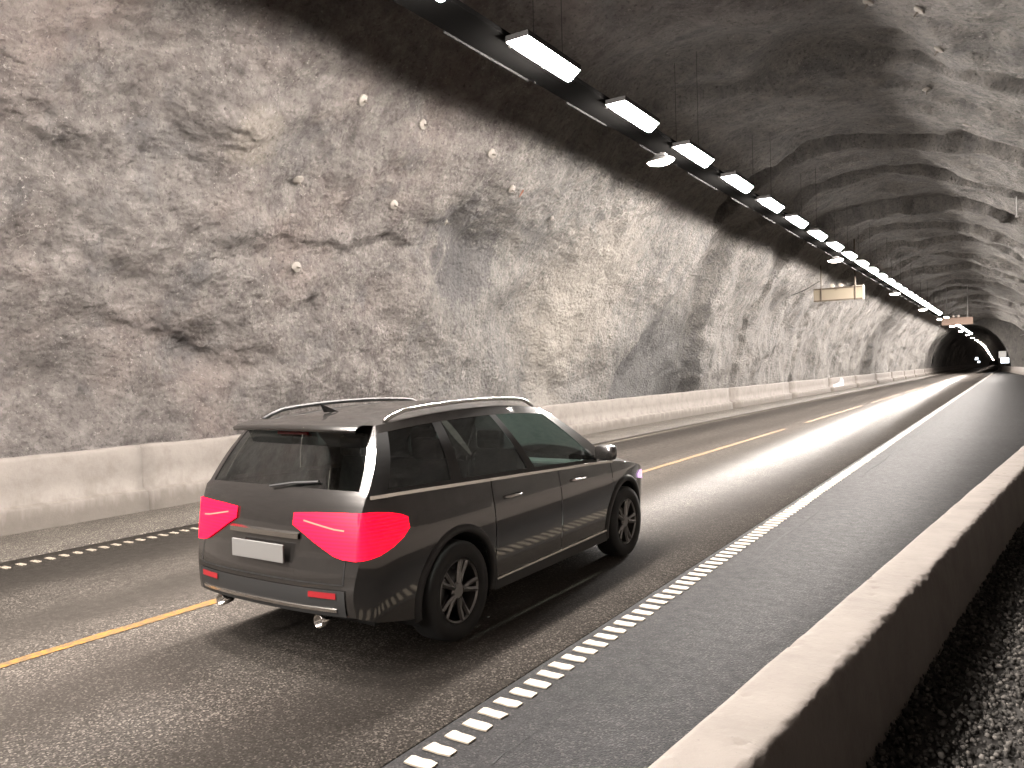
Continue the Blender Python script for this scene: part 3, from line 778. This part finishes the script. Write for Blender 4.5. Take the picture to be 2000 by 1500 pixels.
_w = N(_nt, 'ShaderNodeTexWave'); _w.bands_direction = 'Z'; _w.inputs['Scale'].default_value = 13; _w.inputs['Distortion'].default_value = .4
_nt.links.new(coords(_nt, (.12, .12, 1)), _w.inputs['Vector'])
_mr = N(_nt, 'ShaderNodeMapRange'); _mr.inputs['To Min'].default_value = .85; _mr.inputs['To Max'].default_value = 2.4; _nt.links.new(_w.outputs['Fac'], _mr.inputs['Value'])
_nt.links.new(_mr.outputs['Result'], _b.inputs['Emission Strength'])
M['drl'] = emit('day_running_lamp', (.62, .42, .68), 1.5)
M['plate_white'] = simple('number_plate', (.13, .127, .122), .5)
M['reflector'] = simple('red_reflector', (.22, .012, .016), .25)
def glass(name, tint, gl):
    m, nt, b = new_mat(name); L = nt.links.new; nt.nodes.remove(b)
    tr = N(nt, 'ShaderNodeBsdfTransparent'); tr.inputs['Color'].default_value = (*tint, 1)
    go = N(nt, 'ShaderNodeBsdfGlossy'); go.inputs['Roughness'].default_value = .03; go.inputs['Color'].default_value = (.9, .95, .95, 1)
    fr = N(nt, 'ShaderNodeFresnel'); fr.inputs['IOR'].default_value = 1.5
    k = math_n(nt, 'MULTIPLY_ADD', fr.outputs[0], 1.0, gl)
    ms = N(nt, 'ShaderNodeMixShader'); L(k, ms.inputs[0]); L(tr.outputs[0], ms.inputs[1]); L(go.outputs[0], ms.inputs[2])
    L(ms.outputs[0], nt.nodes['Material Output'].inputs['Surface']); return m
M['glass'] = glass('window_glass', (.42, .52, .48), .03)
M['privacy'] = glass('privacy_glass', (.10, .12, .115), .02)
M['rear_glass'] = glass('rear_window_glass', (.55, .62, .60), .22)

car = empty('estate_car', (-4.44, 3.56, 0)); tag(car, 'dark grey estate SUV with glowing red tail lights driving away in the right lane', 'car')
Lc = 4.95; RA, FA, RW = 1.02, 4.00, .375; ARCH = .445
ip = lambda x, xs, ys_: float(np.interp(x, xs, ys_))
def smooth_ip(xs, ys_):
    xs = np.array(xs, float); ys_ = np.array(ys_, float); d = np.zeros_like(xs)
    d[1:-1] = (ys_[2:] - ys_[:-2]) / (xs[2:] - xs[:-2]); d[0] = (ys_[1] - ys_[0]) / (xs[1] - xs[0]); d[-1] = (ys_[-1] - ys_[-2]) / (xs[-1] - xs[-2])
    def f(x):
        x = min(max(x, xs[0]), xs[-1]); i = min(int(np.searchsorted(xs, x, 'right')) - 1, len(xs) - 2); h = xs[i + 1] - xs[i]; t = (x - xs[i]) / h
        return float((2*t**3-3*t**2+1)*ys_[i] + (t**3-2*t**2+t)*h*d[i] + (-2*t**3+3*t**2)*ys_[i+1] + (t**3-t**2)*h*d[i+1])
    return f
belt = smooth_ip([.1, .5, 1.5, 2.6, 3.72, 4.2, 4.6, 4.82], [1.20, 1.195, 1.155, 1.11, 1.055, .99, .90, .80])
wid = smooth_ip([0, .06, .18, .40, .85, 1.5, 3.2, 4.0, 4.4, 4.65, 4.85], [.79, .845, .905, .94, .958, .958, .958, .948, .905, .84, .70])
fz = smooth_ip([.2, .32, .5, .72, .93, 1.0, 1.22], [.955, .968, .985, 1.0, .990, .975, .945])
yrear = smooth_ip([.30, .42, .55, .68, .80, .95, 1.1, 1.22], [.12, .055, .035, .045, .07, .085, .11, .155])
yfront = smooth_ip([.25, .4, .6, .8, 1.0], [4.80, 4.86, 4.86, 4.80, 4.70])
def side(y, z, out=0.0): return (wid(y) * fz(z) + out, y, z)
def bottom(y):
    zz = ip(y, [0, .12, .5, 3.2, 4.5, 4.9], [.42, .38, .30, .29, .29, .33])
    for c in (RA, FA):
        d = abs(y - c)
        if d < ARCH: zz = max(zz, RW + math.sqrt(ARCH * ARCH - d * d))
    return zz
# columns along the car, dense at the wheel arches and with narrow seam columns at the doors
cols = set(np.round(np.linspace(0, 1, 60), 4))
yc = [y for y in np.linspace(.16, 4.7, 64)]
for c in (RA, FA): yc += [c + ARCH * math.cos(a) for a in np.linspace(0, math.pi, 23)]
SEAMS = [1.50, 2.58, 3.66]
for s in SEAMS: yc += [s - .006, s + .006]
yc = sorted(set(round(y, 4) for y in yc))
yc = [y for i, y in enumerate(yc) if all(abs(y - s) > .02 or abs(abs(y - s) - .006) < 1e-3 for s in SEAMS)]
NZ = 13
def side_col(y):
    z0 = bottom(y); z1 = belt(y); return [(lambda z: side(y, z))(z0 + (z1 - z0) * k / NZ) for k in range(NZ + 1)]
# the rear and front ends follow their own lean
def end_col(which):
    out = []; z0 = .42 if which == 'r' else .33; z1 = belt(.12) if which == 'r' else belt(4.80)
    for k in range(NZ + 1):
        z = z0 + (z1 - z0) * k / NZ; y = yrear(z) if which == 'r' else yfront(z); out.append(side(y, z))
    return out
colsP = [end_col('r')] + [side_col(y) for y in yc] + [end_col('f')]
yall = [0.0] + yc + [4.86]
def mir(P): return [[(-x, y, z) for (x, y, z) in row] for row in P]
body = MB(); gap = MB(); doors = {}
def seam_index(y): return any(abs(abs(y - s) - .006) < 1e-3 for s in SEAMS)
for sg in (1, -1):
    CP = colsP if sg > 0 else mir(colsP)
    i = 0
    for i in range(len(CP) - 1):
        ya, yb = yall[i], yall[i + 1]; mid = (ya + yb) / 2
        if any(abs(mid - s) < .006 for s in SEAMS):
            G = [[(p[0] - sg * .012, p[1], p[2]) for p in c] for c in (CP[i], CP[i + 1])]; gap.grid(G, sg < 0); continue
        if SEAMS[0] < mid < SEAMS[1]: key = ('r', sg)
        elif SEAMS[1] < mid < SEAMS[2]: key = ('f', sg)
        else: key = None
        if key: doors.setdefault(key, MB()).grid([CP[i], CP[i + 1]], sg < 0)
        else: body.grid([CP[i], CP[i + 1]], sg < 0)
# greenhouse
tyf = lambda t: .44 + t * (2.74 - .44)
roofz = smooth_ip([.44, 1.0, 1.7, 2.3, 2.74], [1.655, 1.705, 1.725, 1.705, 1.655]); roofx = smooth_ip([.44, 1.2, 2.2, 2.74], [.675, .715, .705, .675])
def gh(t, v):
    yb = .16 + t * (3.72 - .16); zb = belt(yb); b = Vector(side(yb, zb)); b.x -= .006
    yt = tyf(t); tp = Vector((roofx(yt), yt, roofz(yt))); p = b.lerp(tp, v); p.x += .035 * math.sin(math.pi * v); return p
TS = [0, .045, .235, .275, .545, .580, .915, 1.0]; VS = [0, .07, .88, 1.0]
gl_cells = {(1, 1): ('rear_quarter_window', 'privacy'), (3, 1): ('rear_door_window', 'privacy'), (5, 1): ('front_door_window', 'glass')}
glassobjs = []
for sg in (1, -1):
    for a in range(7):
        for c in range(3):
            t0, t1, v0, v1 = TS[a], TS[a + 1], VS[c], VS[c + 1]
            nt_, nv_ = max(2, int((t1 - t0) * 30)), max(1, int((v1 - v0) * 10))
            G = [[gh(t0 + (t1 - t0) * i / nt_, v0 + (v1 - v0) * k / nv_) for k in range(nv_ + 1)] for i in range(nt_ + 1)]
            if (a, c) in gl_cells:
                nm, mt = gl_cells[(a, c)]
                W = [[(sg * (p.x - .006), p.y, p.z) for p in r] for r in G]; g = MB(); g.grid(W, sg < 0); glassobjs.append(g.build(nm, M[mt], car, True, normals=False))
            else:
                W = [[(sg * p.x, p.y, p.z) for p in r] for r in G]
                (body if c == 2 or a in (6,) else doors.setdefault(('pillar', sg), MB())).grid(W, sg < 0)
# rear cap: rows upward, columns across
def rear_edge(v):        # 0..1 lower body, 1..2 greenhouse
    if v <= 1: z = .42 + (belt(.12) - .42) * v; return Vector(side(yrear(z), z))
    return gh(0, v - 1)
def rear_pt(s, v):
    e = rear_edge(v); bulge = .085 if v <= 1 else .085 + .02 * (v - 1)
    return Vector((e.x * s, e.y - bulge * (1 - abs(s) ** 2.6), e.z + (.015 * (1 - s * s) if v > 1 else 0)))
SS = np.linspace(-1, 1, 25)
RV = list(np.linspace(0, 1, NZ + 1)) + [1 + q for q in (.07, .2, .4, .6, .8, .88, .94, 1.0)]
SG = [-.90, .90]
rows = [[rear_pt(s, v) for s in SS] for v in RV]
for i in range(len(RV) - 1):
    for k in range(len(SS) - 1):
        isglass = 1.06 < RV[i] and RV[i + 1] < 1.885 and -.92 < SS[k] and SS[k + 1] < .92
        if not isglass: body.grid([[rows[i][k], rows[i][k + 1]], [rows[i + 1][k], rows[i + 1][k + 1]]], True)
g = MB(); g.grid([[rear_pt(s, 1 + v) + Vector((0, .006, 0)) for s in np.linspace(-.917, .917, 17)] for v in np.linspace(.07, .88, 9)], True); g.build('rear_window', M['rear_glass'], car, True, normals=False)
# roof, windscreen, bonnet
def roof_pt(i, s):
    t = i; yt = tyf(t); x = roofx(yt); z = roofz(yt); yo = -.085 * (1 - t) ** 6 - .02 * 0 + .10 * t ** 6
    return Vector((x * s, yt + yo * (1 - s * s), z + .050 * (1 - abs(s) ** 2.4) * 1.0))
def r0(s): return rear_pt(s, 2.0)
S2 = SS
RP = [[roof_pt(t, s) for s in S2] for t in np.linspace(0, 1, 22)]
RP[0] = [r0(s) for s in S2]
body.grid(RP, True)
cowl = lambda s: Vector((gh(1, 0).x * s, 3.72 + .16 * (1 - s * s), belt(3.72) + .035 * (1 - s * s)))
tr = lambda s: roof_pt(1, s)
g = MB(); g.grid([[tr(s * .97).lerp(cowl(s * .97), q) + Vector((0, .03, .02)) * math.sin(math.pi * q) for s in S2] for q in np.linspace(.04, .97, 9)], True); g.build('windscreen', M['glass'], car, True, normals=False)
def hood(q, s):
    y = 3.72 + q * (4.80 - 3.72); e = Vector(side(y, belt(y))); c0_ = cowl(s)
    return Vector((e.x * s, y + (.16 * (1 - q) + .12 * q) * (1 - s * s), e.z + (.035 * (1 - q) + .07 * math.sin(math.pi * min(1, q * .9 + .1))) * (1 - abs(s) ** 2.2)))
HP = [[hood(q, s) for s in S2] for q in np.linspace(0, 1, 14)]; body.grid(HP, True)
# front cap
fe = end_col('f')
FP = []
for k in range(NZ + 1):
    e = Vector(fe[k]); FP.append([Vector((e.x * s, e.y + .12 * (1 - abs(s) ** 2.2) + (0), e.z + (.0 if k < NZ else .07 * math.sin(math.pi) * 0))) for s in S2])
FP[-1] = HP[-1]
body.grid(FP)
body.build('body', M['car_paint'], car, merge=.0015, angle=math.radians(32))
gap.build('door_gap', M['gap'], car)
for (k, sg), b_ in doors.items():
    if k == 'pillar': b_.build('window_pillars', M['trim'], car, merge=.001, angle=.5)
    else: b_.build('rear_door' if k == 'r' else 'front_door', M['car_paint'], car, merge=.001, smooth=True)
# underside, wheel housings and cabin lining
m = MB(); m.box((0, 2.45, .34), (1.5, 4.3, .10)); m.build('underbody', M['gap'], car)
for c in (RA, FA):
    for sg in (1, -1):
        m = MB()
        P = [[(sg * x, c + (ARCH + .01) * math.cos(a), RW + (ARCH + .01) * math.sin(a)) for x in (.90, .60)] for a in np.linspace(-.35, math.pi + .35, 20)]; m.grid(P, sg > 0)
        m.bm.faces.new([m.bm.verts.new((sg * .60, c + (ARCH + .01) * math.cos(a), RW + (ARCH + .01) * math.sin(a))) for a in np.linspace(-.35, math.pi + .35, 20)])
        m.build('wheel_housing', M['gap'], car)
    for sg in (1, -1):   # black cladding round the arch
        m = MB(); P = []
        for a in np.linspace(-.22, math.pi + .22, 30):
            row = []
            for rr, o_ in ((ARCH - .004, -.03), (ARCH - .004, .012), (ARCH + .045, .014), (ARCH + .055, .0)):
                y = c + rr * math.cos(a); z = RW + rr * math.sin(a); row.append((sg * (side(y, min(max(z, .25), 1.1))[0] + o_), y, z))
            P.append(row)
        m.grid(P, sg < 0); m.build('arch_cladding', M['trim'], car, True, normals=False)
m = MB(); m.box((0, 2.3, .50), (1.6, 3.6, .06)); m.box((0, 3.62, .92), (1.50, .40, .26), bev=.05); m.build('cabin_floor', M['seat'], car)
def seat(x, y, w, nm='seat'):
    m = MB(); m.box((x, y, .66), (w, .52, .20), bev=.05); m.box((x, y - .30, 1.0), (w, .16, .62), Matrix.Rotation(-.22, 3, 'X'), .05)
    for q in ((x,) if w < .7 else (x - .42, x + .42)): m.box((q, y - .40, 1.40), (.27, .10, .18), bev=.035)
    m.build(nm, M['seat'], car, angle=.7)
seat(-.40, 2.65, .50); seat(.40, 2.65, .50); seat(0, 1.72, 1.34, 'rear_bench')
m = MB(); P = [(-.40 + .18 * math.cos(a), 3.30 - .07 * math.sin(a), 1.02 + .17 * math.sin(a)) for a in np.linspace(0, 2 * math.pi, 21)]; m.tube(P, .016, 6, False); m.build('steering_wheel', M['seat'], car)
# wheels
def wheel(x, y, sg):
    w = MB(); w.lathe([(.02, -.05), (.15, -.05), (.15, .02), (.02, .02)], 'x', 24, close=True); wo = w.build('wheel', M['brake'], car, True); wo.location = (x, y, RW); wo.rotation_euler = (0, 0, 0 if sg > 0 else math.pi)
    t = MB(); t.lathe([(.245, -.115), (.30, -.125), (.355, -.12), (.373, -.09), (.375, 0), (.373, .09), (.355, .12), (.30, .125), (.245, .115)], 'x', 48, close=True); t.build('tyre', M['tyre'], wo, True)
    r = MB(); r.lathe([(.245, -.11), (.25, .10), (.235, .112), (.222, .10), (.225, -.11)], 'x', 40, close=True)
    for k in range(5):
        a0 = 2 * math.pi * k / 5
        for da in (-.17, .17):
            a = a0 + da; c_ = Vector((0, math.cos(a), math.sin(a))); b0 = Vector((.085, .055 * math.cos(a0), .055 * math.sin(a0)))
            r.tube([b0, Vector((.085, 0, 0)) + c_ * .14, Vector((.095, 0, 0)) + c_ * .232], [.026, .020, .022], 6)
    r.lathe([(.0, .10), (.055, .10), (.07, .085), (.07, .06), (.0, .06)], 'x', 16); r.build('rim', M['rim'], wo, angle=.6)
for sg in (1, -1):
    for y in (RA, FA): wheel(sg * .83, y, sg)
# patches that follow the bodywork, a few millimetres proud
def side_patch(name, outline, mat, sg, out=.006, n=8, parent=None):
    """outline: list of (y, zlow, zhigh)"""
    m = MB(); P = [[(sg * side(y, z0 + (z1 - z0) * k / n, out)[0], y, z0 + (z1 - z0) * k / n) for k in range(n + 1)] for (y, z0, z1) in outline]; m.grid(P, sg < 0); return m, P
def rear_xz(x, z):
    v = (z - .42) / (belt(.12) - .42); e = rear_edge(min(v, 1)) if v <= 1 else rear_edge(v); s = x / e.x; return rear_pt(s, v)
def strip_side(name, f, y0, y1, h, mat, out, n=30, both=True, parent=None):
    for sg in ((1, -1) if both else (1,)):
        m = MB(); P = []
        for y in np.linspace(y0, y1, n):
            z = f(y); xa = side(y, z)[0]; P.append([(sg * (xa - .004), y, z - h / 2), (sg * (xa + out), y, z - h / 2 + .003), (sg * (xa + out), y, z + h / 2 - .003), (sg * (xa - .004), y, z + h / 2)])
        m.grid(P, sg < 0); m.build(name, mat, parent or car, angle=.6, normals=False)
strip_side('belt_moulding', lambda y: belt(y) - .004, .17, 3.70, .030, M['chrome'], .008)
strip_side('sill_moulding', lambda y: .36 + .012 * (y - 2.5), 1.52, 3.50, .022, M['chrome'], .014)
strip_side('sill_cladding', lambda y: .305, 1.50, 3.52, .09, M['trim'], .012)
# tail lamps: a wrap-round lens, one on each corner; the lamp flares towards the side and notches in below
for sg in (1, -1):
    lamp = MB(); P = []
    prof = [(.30, 1.005, 1.085), (.40, .955, 1.092), (.50, .90, 1.098), (.58, .86, 1.10), (.66, .82, 1.102), (.74, .80, 1.104), (.79, .797, 1.104), (.82, .795, 1.105), (.838, .795, 1.105)]
    for (x, z0, z1) in prof:
        row = []
        for k in range(7):
            z = z0 + (z1 - z0) * k / 6; p = rear_xz(x, z); row.append((sg * p.x, p.y - .014, p.z))
        P.append(row)
    for (y, z0, z1) in [(.085, .796, 1.105), (.12, .80, 1.105), (.16, .808, 1.103), (.20, .815, 1.10), (.30, .85, 1.085), (.40, .90, 1.06), (.47, .955, 1.03)]:
        row = []
        for k in range(7):
            z = z0 + (z1 - z0) * k / 6; row.append((sg * (side(y, z)[0] + .012), y, z))
        P.append(row)
    lamp.grid(P, sg > 0)
    lo = lamp.build('tail_light', M['tail'], car, True)
    ba = MB(); Q = []
    for (x, z0, z1) in prof[1:6]:
        zc_ = z0 + (z1 - z0) * .62; Q.append([(sg * rear_xz(x, zc_ + d).x, rear_xz(x, zc_ + d).y - .019, zc_ + d) for d in (-.005, .005)])
    ba.grid(Q, sg > 0); ba.build('light_guide', emit('tail_light_guide', (1.0, .10, .07), 2.6), lo)
# bumper trim, reflectors, number plate, exhausts, handle bar
m = MB(); m.grid([[rear_xz(x, z) + Vector((0, -o_, 0)) for z, o_ in ((.44, .0), (.455, .018), (.475, .018), (.49, .0))] for x in np.linspace(-.70, .70, 25)], True); m.build('bumper_strip', M['chrome'], car, angle=.6)
m = MB(); m.grid([[rear_xz(x, z) + Vector((0, -.010, 0)) for z in np.linspace(.425, .60, 5)] for x in np.linspace(-.76, .76, 25)], True); m.build('bumper_cladding', M['trim'], car, True)
for sg in (1, -1):
    m = MB(); m.grid([[rear_xz(sg * x, z) + Vector((0, -.018, 0)) for z in (.545, .585)] for x in np.linspace(.48, .70, 8)], True); m.build('reflector', M['reflector'], car)
    m = MB(); m.lathe([(.034, 0), (.04, -.03), (.046, -.10), (.040, -.10), (.034, -.02)], 'y', 16, (sg * .52, .10, .37)); m.build('exhaust_tip', M['chrome'], car, True)
m = MB(); m.box((0, -.062, .81), (.54, .016, .125), bev=.004); m.build('number_plate', M['plate_white'], car)
m = MB(); m.grid([[rear_xz(x, z) + Vector((0, -o_, 0)) for z, o_ in ((.905, 0), (.912, .02), (.945, .022), (.955, 0))] for x in np.linspace(-.36, .36, 13)], True); m.build('tailgate_handle', M['chrome'], car, angle=.6)
# tailgate shut lines
m = MB()
for sg in (1, -1): m.grid([[rear_xz(sg * (x + d), z) + Vector((0, -.003, 0)) for d in (-.004, .004)] for x, z in [(.745, zz) for zz in np.linspace(.64, .79, 6)]], True)
m.grid([[rear_xz(x, z) + Vector((0, -.003, 0)) for z in (.632, .640)] for x in np.linspace(-.745, .745, 25)], True); m.build('tailgate_gap', M['gap'], car)
# roof rails, spoiler, aerial, wiper
for sg in (1, -1):
    m = MB(); pts = []
    for t in np.linspace(.05, .93, 22):
        y = tyf(t); e = .045 * min(1, min(t - .05, .93 - t) * 14 + .02); pts.append((sg * (roofx(y) - .03), y, roofz(y) + .015 + e))
    m.tube(pts, .017, 8); m.build('roof_rail', M['trim'] if sg < 0 else M['chrome'], car, True)
m = MB(); m.grid([[rear_pt(s, 1.93) + Vector((0, -o_, h_)) for o_, h_ in ((-.02, -.02), (.14, -.012), (.15, .012), (.10, .035), (-.06, .062))] for s in np.linspace(-.94, .94, 19)], True); m.build('roof_spoiler', M['car_paint'], car, True)
m = MB(); m.grid([[(.03 * (1 - h) * s_, .62 + .10 * (1 - h) * q + .07 * h * -1, 1.735 + .075 * h) for q in (0, 1)] for s_ in (-1, 1) for h in (0, 1)]); m.build('aerial_fin', M['car_paint'], car)
m = MB(); p0 = rear_pt(0, 1.06) + Vector((0, -.03, 0)); m.tube([p0, rear_pt(.25, 1.13) + Vector((0, -.022, 0)), rear_pt(.52, 1.17) + Vector((0, -.015, 0))], .010, 6); m.build('rear_wiper', M['trim'], car)
m = MB(); a = rear_pt(-.22, 1.855) + Vector((0, -.015, 0)); b = rear_pt(.22, 1.855) + Vector((0, -.015, 0)); m.tube([a, b], .012, 6); m.build('high_brake_light', M['tail_dark'], car)
# handles, mirrors, headlamps
for sg in (1, -1):
    for y in (1.78, 2.92):
        z = .985 - .012 * (y - 1.78); x = side(y, z)[0]; m = MB()
        m.tube([(sg * (x - .005), y - .12, z), (sg * (x + .030), y - .09, z + .002), (sg * (x + .034), y + .08, z + .002), (sg * (x - .005), y + .12, z)], .014, 8); m.build('door_handle', M['chrome'], car, True)
    m = MB(); b = gh(.90, .06); m.box((sg * (b.x + .13), b.y + .02, b.z + .075), (.22, .13, .155), bev=.045); m.box((sg * (b.x + .03), b.y + .03, b.z + .02), (.12, .06, .05), bev=.015); m.build('door_mirror', M['car_paint'], car, angle=.7)
    m, P = side_patch('headlight', [(4.36, .80, .84), (4.46, .785, .872), (4.58, .765, .868), (4.70, .745, .845), (4.79, .735, .81)], None, sg, .010, 5); m.build('headlight', M['drl'], car, True)
